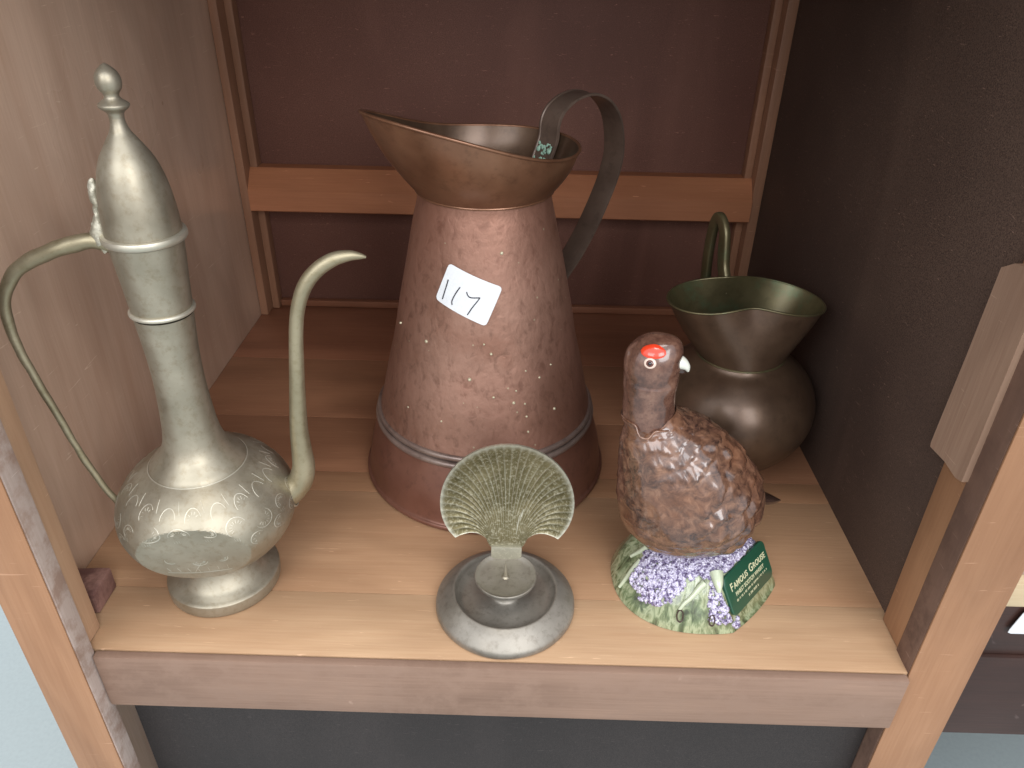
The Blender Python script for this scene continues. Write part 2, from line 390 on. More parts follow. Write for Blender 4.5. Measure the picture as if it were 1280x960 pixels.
V = [(x-.42, y-.5, z+.55) for x, y, z in V]; V += [(x, y+.0006, z) for x, y, z in V]; n = 8
F = [tuple(range(n)), tuple(reversed(range(n, 2*n)))]+[(i, n+i, n+(i+1) % n, (i+1) % n) for i in range(n)]
o = mesh('lot_label', V, F, M['paper'], nb, False); o['label'] = 'blank corner of a white paper label on the dark drawer'

# ------------------------------------------------------------------ brass ewer
ew = thing('brass_ewer', 'tall engraved brass ewer with domed lid and curved spout', 'ewer', (-.256, .478, .0004), (0, R(.45), 0))
ew.scale = (.95, .95, 1)
widen = lambda s: s*(1+.0526*min(1, max(0, (abs(s)-.068)/.012)))
lathe('foot', spl([(.0470, 0), (.0490, .0012), (.0493, .0100), (.0484, .0120), (.0440, .0142), (.0385, .0180), (.0335, .0250), (.0308, .0320), (.0300, .0400)], 5), M['brass'], ew)
bprof = spl([(.028, .0360), (.0395, .0425), (.0560, .0520), (.0675, .0650), (.0732, .0790), (.0735, .0890), (.0705, .1010), (.0620, .1140), (.0515, .1235), (.0395, .1305)], 12)
fn_dir = Vector((math.cos(R(-68)), math.sin(R(-68)), -.12)).normalized()
def dent(p):
    for az in (-82, 98):
        n = Vector((math.cos(R(az)), math.sin(R(az)), -.22)).normalized()
        c = Vector((0, 0, .083)); d = (p-c).dot(n); lim = .0575
        if d > lim: p = p - n*(d-lim)*.97
    return p
lathe('body', bprof, M['brass'], ew, 260, dent, angle=11)
lathe('shoulder_groove', ring_prof(.0392, .1303, .0006, 6), M['engrave'], ew)
nprof = spl([(.0390, .1306), (.0372, .1335), (.0325, .1385), (.0270, .1450), (.0232, .1540), (.0208, .1700), (.0192, .1950), (.0188, .2150), (.0196, .2350), (.0210, .2560), (.0214, .2600)], 7)
lathe('neck', nprof, M['brass'], ew)
lathe('neck_ring', ring_prof(.0218, .2632, .0018), M['engrave'], ew)
lathe('upper_neck', spl([(.0212, .2640), (.0218, .2680), (.0230, .2850), (.0244, .3020), (.0252, .3140)], 5), M['brass'], ew)
lathe('rim_ring', [(.024, .3145), (.0275, .3150), (.0286, .3165), (.0287, .3185), (.0280, .3200), (.0250, .3207)], M['engrave'], ew)
lid = lathe('lid', spl([(.0256, .3207), (.0254, .3260), (.0247, .3360), (.0232, .3480), (.0208, .3590), (.0175, .3680), (.0140, .3740), (.0100, .3800), (.0066, .3850), (.0050, .3895), (.0046, .3930)], 6), M['brass'], ew)
lathe('finial', spl([(.0046, .3930), (.0055, .3965), (.0088, .3990), (.0097, .4008), (.0085, .4022), (.0052, .4045), (.0048, .4070), (.0072, .4105), (.0080, .4150), (.0066, .4195), (.0030, .4230), (.0006, .4245)], 5), M['brass'], ew, 48)
AZ = 12
sp = [(.0600, .0850, .0135), (.0688, .0900, .0128), (.0762, .0990, .0108), (.0797, .1130, .0098), (.0800, .1300, .0086), (.0803, .1500, .0076), (.0825, .1780, .0067), (.0860, .2140, .0059), (.0890, .2410, .0055), (.0930, .2600, .0056), (.0997, .2757, .0057), (.1094, .2868, .0056), (.1208, .2938, .0052), (.1320, .2962, .0040), (.1400, .2954, .0024), (.1440, .2944, .0009)]
sp = [(*polar(widen(s), z, AZ), r) for s, z, r in sp]
tube('spout', spl(sp, 6), M['brass_olive'], ew, 20)
# collar where the spout meets the body
cpts = []
for i in range(28):
    a = 2*math.pi*i/28; base = Vector(polar(.0690, .0925, AZ)); side = Vector((-math.sin(R(AZ)), math.cos(R(AZ)), 0)); upv = Vector((-.35*math.cos(R(AZ)), -.35*math.sin(R(AZ)), 1)).normalized()
    q = base+side*(.0150*math.cos(a))+upv*(.0165*math.sin(a)); cpts.append((*q, .0010))
tube('spout_collar', cpts, M['engrave'], ew, 8, True)
hp = [(-.0235, .3110, .0050), (-.0353, .3150, .0054), (-.0485, .3130, .0056), (-.0647, .3085, .0055), (-.0812, .2991, .0050), (-.0925, .2866, .0044), (-.0990, .2710, .0040), (-.1003, .2466, .0035), (-.0967, .2185, .0031), (-.0910, .1877, .0029), (-.0831, .1442, .0027), (-.0763, .1141, .0027), (-.0705, .0950, .0028)]
tube('handle', spl([(*polar(widen(s), z, AZ), r) for s, z, r in hp], 6), M['brass_olive'], ew, 14, fn=lambda q: q+noise.noise_vector(q*90)*.0006)
hg = [(-.0262, .3080, .0040), (-.0290, .3190, .0058), (-.0275, .3300, .0034), (-.0262, .3400, .0026), (-.0258, .3500, .0030), (-.0240, .3560, .0014)]
tube('hinge', spl([(*polar(s, z, AZ), r) for s, z, r in hg], 6), M['solder'], ew, 12, fn=lambda q: q+noise.noise_vector(q*230)*.0014)
# engraved scrolls: fine bright lines following the body
def body_pt(az, z, off=.00015):
    r = interp(bprof, z)+off
    return dent(Vector((r*math.cos(R(az)), r*math.sin(R(az)), z)))
EV = []; EF = []
def ribbon(path, wd=.00060, h=.00030):
    """path of (az,z); builds a small raised line on the body"""
    P = [body_pt(a, z, .0) for a, z in path]; n0 = len(EV)
    for i, p in enumerate(P):
        t = (P[min(i+1, len(P)-1)]-P[max(0, i-1)]).normalized(); nn = Vector((p.x, p.y, (p.z-.084)*1.6)).normalized(); s = t.cross(nn).normalized()
        k = math.sin(math.pi*(i+.6)/(len(P)+.2))*.7+.3
        EV.extend([p-s*wd*k-nn*.0002, p+nn*h, p+s*wd*k-nn*.0002])
    for i in range(len(P)-1):
        a = n0+i*3; EF.append((a, a+3, a+4, a+1)); EF.append((a+1, a+4, a+5, a+2))
rr = random.Random(3)
def crescent(az, z, s, rot, sweep=200, ticks=0):
    c = 57.3/.066
    path = []
    for i in range(15):
        a = R(rot+sweep*i/14); path.append((az+s*math.cos(a)*c, z+s*math.sin(a)*.85))
    ribbon(path)
    for k in range(ticks):
        a = R(rot+sweep*(k+.5)/ticks)
        ribbon([(az+s*.72*math.cos(a)*c, z+s*.72*math.sin(a)*.85), (az+s*.42*math.cos(a)*c, z+s*.42*math.sin(a)*.85)], .00042, .00024)
for k in range(19):
    az = k*360/19
    crescent(az, .1165, .0068, 20+rr.uniform(-20, 20), 190, 5 if k % 2 else 0)
    crescent(az+8, .1045 if min(abs((az+8-278+180) % 360-180), abs((az+8-98+180) % 360-180)) < 34 else .1010, .0080 if k % 3 else .0060, (200 if k % 2 else 10)+rr.uniform(-30, 30), 210, 8)
    if min(abs((az-278+180) % 360-180), abs((az-98+180) % 360-180)) > 40: crescent(az, .0895, .0058, rr.uniform(0, 90), 220, 4 if k % 3 else 7)
    ribbon([(az+7+j*.6, .1255-j*.0022) for j in range(4)], .0003)
    for q in range(3): ribbon([(az+4+q*1.6, .0965), (az+4.5+q*1.6, .0935)], .00025, .00015)
for az0 in (-82, 98):
    for j in range(7): ribbon([(az0-22+j*7, .0600+abs(j-3)*.0012), (az0-21+j*7, .0560+abs(j-3)*.0012)], .0003)
    crescent(az0+2, .069, .0060, 200, 160, 8); crescent(az0-16, .072, .0045, 150, 150, 0); crescent(az0+17, .072, .0045, 240, 150, 6)
    ribbon([(az0-4+j*1.4, .0560+j*.0022) for j in range(6)], .0004)
    ribbon([(az0+8*(j-3), .0555+abs(j-3)**2*.00035) for j in range(7)], .0003)
for k in range(9):
    a0 = -130+k*16
o = mesh('engraving', EV, EF, M['engrave'], ew); o['kind'] = 'stuff'

# ------------------------------------------------------------------ large hammered copper jug
jg = thing('copper_jug', 'large hammered copper jug with wide pouring lip and paper lot number', 'jug', (-.036, .667, .0004))
def lump(k, amp):
    def f(p):
        n = Vector((p.x, p.y, 0))
        if n.length < 1e-6: return p
        return p+n.normalized()*noise.noise(p*k)*amp
    return f
lathe('base', spl([(.1215, 0), (.1256, .0008), (.1268, .0030), (.1262, .0055), (.1240, .0075), (.1226, .0160), (.1205, .0300), (.1165, .0460), (.1118, .0630), (.1108, .0655)], 5), M['copper_red'], jg, 128, lump(16, .0010))
lathe('band', ring_prof(.1098, .0678, .0034, 10)+ring_prof(.1082, .0752, .0030, 10), M['copper_grey'], jg, 128, lump(14, .0006), angle=60)
jprof = spl([(.1078, .0780), (.1040, .0920), (.0985, .1150), (.0925, .1420), (.0873, .1663), (.0786, .2088), (.0700, .2489), (.0640, .2760), (.0606, .2900), (.0596, .2990)], 8)
lathe('body', jprof, M['copper_h'], jg, 160, lump(22, .0011))
def collar(name, P, base_r, base_z, mo, mi, par, bulge=0.0, seg=144, rows=14, th=.0011):
    ph, z0, zs, ps, zh, r0, rs, pr, rh, el, ox, oy = P
    rim = []
    for j in range(seg):
        a = 2*math.pi*j/seg; psi = a-ph; c = (1+math.cos(psi))/2
        z = z0+zs*c**ps+zh*(1-c)**2; r = r0*(1+el*math.cos(2*psi))+rs*c**pr+rh*(1-c)**2
        rim.append(Vector((ox+r*math.cos(a), oy+r*math.sin(a), z)))
    V = []; F = []; mi_ = []
    for side in (0, 1):
        off = len(V)
        for i in range(rows+1):
            t = i/rows
            for j in range(seg):
                a = 2*math.pi*j/seg; b = Vector(((base_r-side*th)*math.cos(a), (base_r-side*th)*math.sin(a), base_z))
                q = rim[j] if not side else rim[j]-Vector((math.cos(a), math.sin(a), 0))*th
                p = b.lerp(q, t); rad = Vector((math.cos(a), math.sin(a), 0))
                p += rad*(bulge*math.sin(math.pi*t))*(.4+.6*(q-b).length/.07)
                V.append(p)
        for i in range(rows):
            for j in range(seg):
                k = (j+1) % seg; f = (off+i*seg+j, off+i*seg+k, off+(i+1)*seg+k, off+(i+1)*seg+j)
                F.append(f if not side else tuple(reversed(f))); mi_.append(side)
    o = mesh(name, V, F, None, par, True, mats=[mo, mi], midx=mi_)
    return o, rim
JR = [3.8605, .3314, .0409, 2.6437, .0031, .0701, .0421, 3.4543, .0153, -.0326, .0011, -.0009]
co, rim = collar('pouring_collar', JR, .0612, .2975, M['copper_s'], M['copper_dark'], jg, .0045)
tube('rim_bead', [(*q, .0014) for q in rim], M['copper_s'], jg, 8, True)
lathe('collar_seam', ring_prof(.0612, .2978, .0012, 6), M['copper_s'], jg)
hp = [(.0672, .3100), (.0715, .3190), (.0760, .3300), (.0770, .3420), (.0800, .3500), (.0870, .3570), (.1010, .3635), (.1230, .3650), (.1450, .3560), (.1610, .3370), (.1680, .3080), (.1640, .2840), (.1530, .2600), (.1370, .2330), (.1180, .2080), (.0980, .1880), (.0880, .1740), (.0860, .1600)]
Y42 = Vector((-math.sin(R(42)), math.cos(R(42)), 0))
def strap(name, path, az, hw, th, mat, par, edge=0):
    """flat strap: width across the plane of the path"""
    V = []; F = []; P = spl(path, 7); side = Vector((-math.sin(R(az)), math.cos(R(az)), 0)); n = len(P)
    C = [Vector(polar(s, z, az)) for s, z in P]
    sec = [(-1, -.6), (-1, .9), (-.86, 1.1), (-.8, .5), (0, .25), (.8, .5), (.86, 1.1), (1, .9), (1, -.6), (.8, -1), (0, -.8), (-.8, -1)]
    for i, c in enumerate(C):
        t = (C[min(i+1, n-1)]-C[max(i-1, 0)]).normalized(); u = side.cross(t).normalized()
        for a, b in sec: V.append(c+side*a*hw-u*b*th*(1 if True else 1))
    k = len(sec)
    for i in range(n-1):
        for j in range(k):
            F.append((i*k+j, i*k+(j+1) % k, (i+1)*k+(j+1) % k, (i+1)*k+j))
    F.append(tuple(reversed(range(k)))); F.append(tuple((n-1)*k+j for j in range(k)))
    return mesh(name, V, F, mat, par, True, angle=40)
strap('handle', hp, 42, .0130, .0014, M['strap'], jg)
for i, (s, z, dy) in enumerate(((.0702, .3200, .007), (.0702, .3200, -.007), (.0664, .3120, 0))):
    p = Vector(polar(s, z, 42))+Y42*dy
    rv = lathe('rivet', [(.0001, .0016), (.0016, .0012), (.0026, .0000)][::-1], M['verdigris'], jg, 16, loc=p)
    rv.rotation_euler = (0, R(-70), R(42))
# verdigris crust smeared over the inner end of the strap
V = []; F = []
for q in range(26):
    rs_ = random.Random(q); s_ = rs_.uniform(-.010, .010); z_ = rs_.uniform(.311, .326)
    c_ = Vector(polar(.0672+(z_-.311)*.44-.0012, z_, 42))+Y42*s_; o_ = len(V); rr_ = rs_.uniform(.0008, .0022)
    ra = Vector((math.cos(R(42)), math.sin(R(42)), -.4)).normalized(); up2 = Y42.cross(ra)
    for k in range(7):
        a = 2*math.pi*k/7; V.append(c_+(Y42*math.cos(a)+up2*math.sin(a))*rr_*rs_.uniform(.6, 1.2)+ra*.0006)
    V.append(c_-ra*.0005)
    for k in range(7): F.append((o_+k, o_+(k+1) % 7, o_+7))
o = mesh('verdigris_crust', V, F, M['verdigris'], jg); o['kind'] = 'stuff'
# small raised pale spots low on the body
for az_, z_ in [(-87.6, 0.1839), (-83.4, 0.1751), (-63.0, 0.1559), (-54.4, 0.1463), (-45.1, 0.154), (-69.6, 0.1391), (-82.4, 0.1353), (-71.3, 0.1282), (-64.9, 0.1254), (-64.5, 0.113), (-46.2, 0.111), (-125.3, 0.1778), (-133.1, 0.1093), (-155.5, 0.1784), (-95.8, 0.1513), (-110.6, 0.1082), (-74.8, 0.2616), (-64.3, 0.0981)]:
    r_ = interp(jprof, z_)+.0002; k_ = random.uniform(.7, 1.25)
    sp_o = lathe('solder_spot', [(.0014*k_, -.0006), (.0013*k_, .0002), (.0008*k_, .0009), (.0001, .0011)], M['spot'], jg, 12, loc=polar(r_, z_, az_))
    sp_o.rotation_euler = (0, R(78), R(az_))
# lot label wrapped on the cone
def jug_map(u, v, off):
    # label frame: u right, v up (metres) about its centre, rotated clockwise
    th = R(-21.5); s = u*math.cos(th)-v*math.sin(th); z = u*math.sin(th)+v*math.cos(th)
    zz = .2262+z*.985; r = interp(jprof, zz)+off
    a = R(261.5)+s/r
    return Vector((r*math.cos(a), r*math.sin(a), zz))
W, Hh = .0255, .0180
NX, NY = 24, 16; V = []; F = []
for j in range(NY+1):
    for i in range(NX+1):
        u = -1+2*i/NX; v = -1+2*j/NY
        uu, vv = u*W, v*Hh; cr = .0035   # rounded corners
        dx, dy = abs(uu)-(W-cr), abs(vv)-(Hh-cr)
        if dx > 0 and dy > 0:
            m_ = max(dx, dy); l_ = math.hypot(dx, dy)
            k_ = m_/l_; uu = math.copysign(W-cr+dx*k_, uu); vv = math.copysign(Hh-cr+dy*k_, vv)
        lift = .0011+.0006*(max(0, u)**4)*(max(0, -v)**2)
        V.append(jug_map(uu, vv, lift))
for j in range(NY):
    for i in range(NX):
        a = j*(NX+1)+i; F.append((a, a+1, a+NX+2, a+NX+1))
lab = mesh('lot_label', V, F, M['paper'], jg); lab['label'] = 'white paper label reading 117'
def uvpix(x, y):
    # corners of the label in a flat sketch: TL(350,145) TR(978,410) BL(250,520)
    ex, ey = (628, 265), (-100, 375); dx, dy = x-350, y-145; D = ex[0]*ey[1]-ex[1]*ey[0]
    a = (dx*ey[1]-dy*ey[0])/D; b = (ex[0]*dy-ex[1]*dx)/D
    return (-W+2*W*a, Hh-2*Hh*b)
for st in ([(372, 312), (362, 380), (350, 450), (341, 512)], [(520, 380), (490, 430), (466, 485), (456, 530), (466, 562)],
           [(600, 425), (618, 458), (645, 480), (690, 487), (755, 488), (730, 530), (690, 590), (655, 658)]):
    pts = [uvpix(*p) for p in (spl(st, 5) if len(st) < 8 else st[:0]+spl(st[:5], 5)+spl(st[4:], 5)[1:])]
    tube('pen_stroke', [(*jug_map(u, v, .0014), .00052) for u, v in pts], M['ink'], lab, 6)

# ------------------------------------------------------------------ scallop shell candle holder
sh = thing('shell_candle_holder', 'small bronze candle holder with upright ribbed scallop shell', 'candle holder', (-.008, .457, .0004))
lathe('base_dish', spl([(.0560, 0), (.0588, .0008), (.0592, .0038), (.0582, .0068), (.0545, .0108), (.0500, .0150), (.0455, .0180), (.0434, .0186), (.0420, .0172), (.0402, .0130), (.0360, .0098), (.0240, .0092), (.0130, .0098), (.0095, .0130), (.0080, .0190), (.0082, .0250)], 5), M['pewter'], sh, 112, lump(40, .0003))
lathe('candle_pan', spl([(.0080, .0250), (.0170, .0268), (.0245, .0300), (.0260, .0328), (.0256, .0345), (.0240, .0338), (.0205, .0322), (.0100, .0318), (.0030, .0318), (.0003, .0318)], 5), M['pewter'], sh, 72, lump(50, .0003))
lathe('candle_spike', [(.0036, .0316), (.0022, .0330), (.0016, .0380), (.0010, .0440), (.0003, .0480)], M['brass'], sh, 16)
V = []; F = []; NT, NR = 240, 26; TH = 68; mi_ = []
for side in (0, 1):
    for j in range(NR+1):
        t = j/NR
        for i in range(NT+1):
            th = R(-TH+2*TH*i/NT)
            rho1 = .0500*math.cos(th)+math.sqrt(max(0, .0553**2-(.0500*math.sin(th))**2))
            rho1 *= 1-.05*(abs(th)/R(TH))**14; rho = .0135+(rho1-.0135)*t
            # ribs bow outwards towards the rim
            th2 = th*(1-.20*math.sin(math.pi*t**.75))
            x = rho*math.sin(th2); z = rho*math.cos(th2)
            z = .0030+(z-.0030)*min(1, t*4.5)
            rr_ = math.hypot(x, z-.050)/.0553
            y = -.0125*min(1, rr_)**2*(.4+.6*t)+.004
            ph_ = (i/NT)*33*math.pi
            rib = abs(math.sin(ph_))**.7
            y += rib*.0012*min(1, t*2.2)*(.4+.6*t)*(1-.6*(abs(th)/R(TH))**6)*(1-.65*max(0, t-.8)*5) + noise.noise(Vector((x, z, 0))*300)*.00035
            rim_w = (1-abs(math.cos(ph_)))*0
            V.append(Vector((x, y+(0 if side == 0 else .0024), z)))
n1 = (NR+1)*(NT+1)
for side in (0, 1):
    for j in range(NR):
        for i in range(NT):
            a = side*n1+j*(NT+1)+i; f = (a, a+1, a+NT+2, a+NT+1); F.append(f if side == 0 else tuple(reversed(f)))
bd = [i for i in range(NT+1)]+[j*(NT+1)+NT for j in range(1, NR+1)]+[NR*(NT+1)+i for i in range(NT-1, -1, -1)]+[j*(NT+1) for j in range(NR-1, 0, -1)]
for a, b in zip(bd, bd[1:]+bd[:1]): F.append((a, a+n1, b+n1, b))
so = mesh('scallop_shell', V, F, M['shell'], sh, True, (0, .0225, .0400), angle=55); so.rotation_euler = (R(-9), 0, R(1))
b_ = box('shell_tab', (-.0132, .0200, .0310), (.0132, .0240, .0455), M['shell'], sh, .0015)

# ------------------------------------------------------------------ small round pitcher behind the bird
pt = thing('round_copper_pitcher', 'small round bellied copper pitcher with long pointed lip at back right', 'pitcher', (.230, .690, .0004), (0, R(-1.6), 0))
lathe('body', spl([(.0450, 0), (.0480, .0010), (.0520, .0050), (.0620, .0150), (.0745, .0320), (.0820, .0500), (.0838, .0660), (.0810, .0840), (.0720, .1010), (.0585, .1140), (.0480, .1215), (.0444, .1262)], 6), M['copper_dark'], pt, 112, lump(18, .0008))
lathe('neck_seam', ring_prof(.0446, .1262, .0011, 6), M['green_brass'], pt)
PR = [.0763, .1960, -.0190, 3.0, -.0125, .0425, .0262, 2.4134, .0171, .34, -.006, .004]
co, rim = collar('pouring_lip', PR, .0444, .1262, M['copper_dark'], M['green_brass'], pt, .0020)
tube('rim_bead', [(*q, .0012) for q in rim], M['green_brass'], pt, 8, True)
hp = [(.0500, .1700), (.0535, .1830), (.0610, .1960), (.0650, .2150), (.0690, .2310), (.0790, .2400), (.0890, .2370), (.0960, .2200), (.0985, .1950), (.0975, .1650), (.0930, .1350), (.0850, .1050), (.0780, .0880)]
tube('handle', [(*polar(s, z, 103), r) for s, z, r in spl([(s, z, .0060 if i < 4 else .0054) for i, (s, z) in enumerate(hp)], 6)], M['green_brass'], pt, 14, flat=(1.15, .7), up=Vector((math.cos(R(112)), math.sin(R(112)), 0)).cross(Vector((0, 0, 1))))

# ------------------------------------------------------------------ ceramic grouse decanter
gx, gy = .158, .495
gr = thing('grouse_decanter', 'glazed ceramic grouse decanter standing on heather and grass with green plaque', 'decanter', (gx, gy, .0004))
L = lambda x, y, z: Vector((x-gx, y-gy, z))
pc = L(.1984, .4704, .0256); al, be = R(48), R(29)
pu = Vector((math.cos(al), math.sin(al), 0)); pn0 = Vector((math.sin(al), -math.cos(al), 0))
pn = (pn0*math.cos(be)+Vector((0, 0, 1))*math.sin(be)).normalized(); pv_ = (Vector((0, 0, 1))*math.cos(be)-pn0*math.sin(be)).normalized()
def mound_pt(a, t, raw=False):
    """a azimuth, t 0 (foot) .. 1 (centre top)"""
    ca, sa = math.cos(a), math.sin(a)
    rx, ry = (.0745 if ca > 0 else .0715), (.0650 if sa < 0 else .0600)
    R0 = 1/((abs(ca)/rx)**2.3+(abs(sa)/ry)**2.3)**(1/2.3)
    rr_ = R0*(1-t)**.75 if t < 1 else 0
    z = .0485*(math.sin(min(1, t*1.25)*math.pi/2))**.85 if t > 0 else 0
    p = Vector((rr_*ca, rr_*sa, z))
    if not raw:
        n = Vector((ca, sa, .5)).normalized()
        k = min(1, t*6)
        p += n*(noise.noise(p*42)*.0035+abs(noise.noise(Vector((a*9, 0, p.z*8))))*.0022)*k
        d = (p-pc).dot(pn)
        if d > -.0006: p -= pn*(d+.0006)
    if p.z < 0: p.z = 0
    return p
V = []; F = []; NA, NTt = 168, 44
for i in range(NTt+1):
    for j in range(NA): V.append(mound_pt(2*math.pi*j/NA, i/NTt))
for i in range(NTt):
    for j in range(NA):
        k = (j+1) % NA; F.append((i*NA+j, i*NA+k, (i+1)*NA+k, (i+1)*NA+j))
mesh('grassy_base', V, F, M['grass'], gr)
# heather florets crusting the slopes
V = []; F = []
rg = random.Random(5)
def blob(c, r, n):
    o = len(V); n = n.normalized(); s = n.orthogonal().normalized(); u = n.cross(s)
    for k in range(5):
        a = k*2*math.pi/5+rg.random(); rr_ = r*rg.uniform(.7, 1.25); V.append(c+s*rr_*math.cos(a)+u*rr_*math.sin(a)-n*r*.4)
    for k in range(5):
        a = k*2*math.pi/5+rg.random()*.8; rr_ = r*rg.uniform(.45, .8); V.append(c+s*rr_*math.cos(a)+u*rr_*math.sin(a)+n*r*.45)
    V.append(c+n*r*rg.uniform(.5, .9))
    for k in range(5):
        q = (k+1) % 5; F.append((o+k, o+q, o+5+q, o+5+k)); F.append((o+5+k, o+5+q, o+10))
cnt = 0
while cnt < 5200:
    a = rg.uniform(-math.pi, math.pi); t = rg.uniform(.02, .92); d = math.degrees(a)
    # front-left tongue, front-right stripe next to the plaque, and the back
    lo = 1.0
    if -168 < d < -112: lo = .10+.30*abs((d+138)/30)**2
    elif -112 <= d < -88: lo = .46
    elif -88 <= d < -48: lo = .07
    elif -48 <= d < 20: lo = .30
    elif 20 <= d < 150: lo = .3
    else: lo = .62
    lo += noise.noise(Vector((a*5, 1, 2)))*.10
    if t < lo: continue
    p = mound_pt(a, t)
    if abs((p-pc).dot(pn)) < .004 and abs((p-pc).dot(pu)) < .0375 and abs((p-pc).dot(pv_)) < .0205: continue
    blob(p+Vector((math.cos(a), math.sin(a), .7))*.0008, rg.uniform(.0012, .0030), Vector((math.cos(a), math.sin(a), .9))); cnt += 1
o = mesh('heather', V, F, M['heather'], gr, True, angle=60); o['kind'] = 'stuff'
# plaque with rounded corners
def plq(u, v, off=0): return pc+pu*u+pv_*v+pn*off
out = []
PWd, PH, cr = .0345, .0180, .0060
for cx, cy, a0 in ((PWd-cr, PH-cr, 0), (-PWd+cr, PH-cr, 90), (-PWd+cr, -PH+cr, 180), (PWd-cr, -PH+cr, 270)):
    for k in range(7):
        a = R(a0+90*k/6); out.append((cx+cr*math.cos(a), cy+cr*math.sin(a)))
n = len(out); V = [plq(u, v, -.001) for u, v in out]+[plq(u, v, .0014) for u, v in out]+[plq(u*.975, v*.955, .0020) for u, v in out]
F = [(i, (i+1) % n, n+(i+1) % n, n+i) for i in range(n)]+[(n+i, n+(i+1) % n, 2*n+(i+1) % n, 2*n+i) for i in range(n)]+[tuple(range(2*n, 3*n))]
pl = mesh('plaque', V, F, M['plaque'], gr, True, angle=30)
pl['label'] = 'dark green plaque with pale lettering FAMOUS GROUSE'
def text(s, u, v, size, bold=0, sx=1.0):
    c = bpy.data.curves.new('lettering', 'FONT'); c.body = s; c.size = size; c.extrude = .00016; c.offset = bold; c.align_x = 'CENTER'; c.space_character = 1.08
    tmp = bpy.data.objects.new('tmp', c); COL.objects.link(tmp)
    bpy.context.view_layer.update(); dg = bpy.context.evaluated_depsgraph_get()
    me = bpy.data.meshes.new_from_object(tmp.evaluated_get(dg)); bpy.data.objects.remove(tmp)
    Mx = Matrix((pu*sx, pv_, pn)).transposed().to_4x4(); Mx.translation = plq(u, v, .0021); me.transform(Mx)
    me.materials.clear(); me.materials.append(M['gold'])
    o = bpy.data.objects.new('lettering', me); COL.objects.link(o); o.parent = pl
    return o
text('F', -.0262, .0030, .0098, .00012, .85); text('AMOUS', -.0118, .0030, .0074, .0001, .85); text('G', .0058, .0030, .0098, .00012, .85); text('ROUSE', .0196, .0030, .0074, .0001, .85)
text('FINEST SCOTCH WHISKY', .000, -.0036, .0050, .00004, .78)
# two lines of print too small to read: rows of tiny upright marks
V = []; F = []; rq = random.Random(11)
for v0, u0, u1, hh in ((-.0070, -.0250, .0270, .0010), (-.0120, -.0080, .0090, .0012)):
    u = u0
    while u < u1:
        wd = rq.uniform(.0003, .0010); h1 = hh*rq.uniform(.7, 1.1); o_ = len(V)
        V += [plq(u, v0-h1, .00225), plq(u+wd, v0-h1, .00225), plq(u+wd, v0+h1, .00225), plq(u, v0+h1, .00225)]
        F.append((o_, o_+1, o_+2, o_+3)); u += wd+rq.choice((.0004, .0005, .0016))
mesh('lettering', V, F, M['gold'], pl, False)
# bird body: a loft along a leaning spine with feather relief
sp_ = spl([(.1010, .490, .1775, .0205), (.1030, .490, .1720, .0225), (.1080, .490, .1600, .0310), (.1185, .491, .1420, .0430), (.1300, .493, .1210, .0530), (.1400, .495, .1000, .0590), (.1475, .496, .0800, .0560), (.1520, .496, .0640, .0440), (.1540, .496, .0520, .0280), (.1545, .496, .0450, .0120), (.1545, .496, .0425, .0010)], 14)
V = []; F = []; NA = 176; n = len(sp_)
edge_ = []
for i, (x, y, z, r) in enumerate(sp_):
    c = L(x, y, z); a_ = sp_[max(0, i-1)]; b_2 = sp_[min(n-1, i+1)]
    t = (Vector(b_2[:3])-Vector(a_[:3])).normalized(); e1 = Vector((0, 1, 0)).cross(t).normalized()*-1; e2 = t.cross(e1).normalized()
    u = i/(n-1)
    for j in range(NA):
        a = 2*math.pi*j/NA; d = e1*math.cos(a)+e2*math.sin(a); rr_ = r*(1-.05*abs(math.sin(a)))
        p = c+d*rr_
        # scalloped feathers
        row = u*15+noise.noise(p*38)*1.1; fr = row-math.floor(row); kk = 19; ph_ = a/(2*math.pi)*kk+noise.noise(p*45+Vector((9, 3, 1)))*.75+(.5 if int(math.floor(row)) % 2 else 0)
        cell = abs((ph_ % 1)-.5)*2
        hgt = fr*(1-cell**2)
        env = min(1, r/.03)*(1 if .12 < u < .86 else .3)
        # wing: a raised tear-shaped area down the flank
        wv = (p-L(.172, .450, .118)); q1 = wv.dot(Vector((.45, .05, -.89))); q2 = wv.dot(Vector((.80, .45, .40)))
        wd_ = math.hypot(q1/.062, q2/.034); wing = 1/(1+math.exp((wd_-1)*14))
        h = hgt*.0021*env*(.45+1.0*wing) + wing*.0030 + noise.noise(p*40)*.0024*env + noise.noise(p*110)*.0007*env
        edge_.append(min(1, max(0, (fr*(1-cell**2)-.30)*2.2))*min(1, env*1.2))
        V.append(p+d*h)
for i in range(n-1):
    for j in range(NA):
        k = (j+1) % NA; F.append((i*NA+j, (i+1)*NA+j, (i+1)*NA+k, i*NA+k))
o = mesh('bird_body', V, F, M['feather'], gr)
at_ = o.data.attributes.new('feather_edge', 'FLOAT', 'POINT'); at_.data.foreach_set('value', edge_)
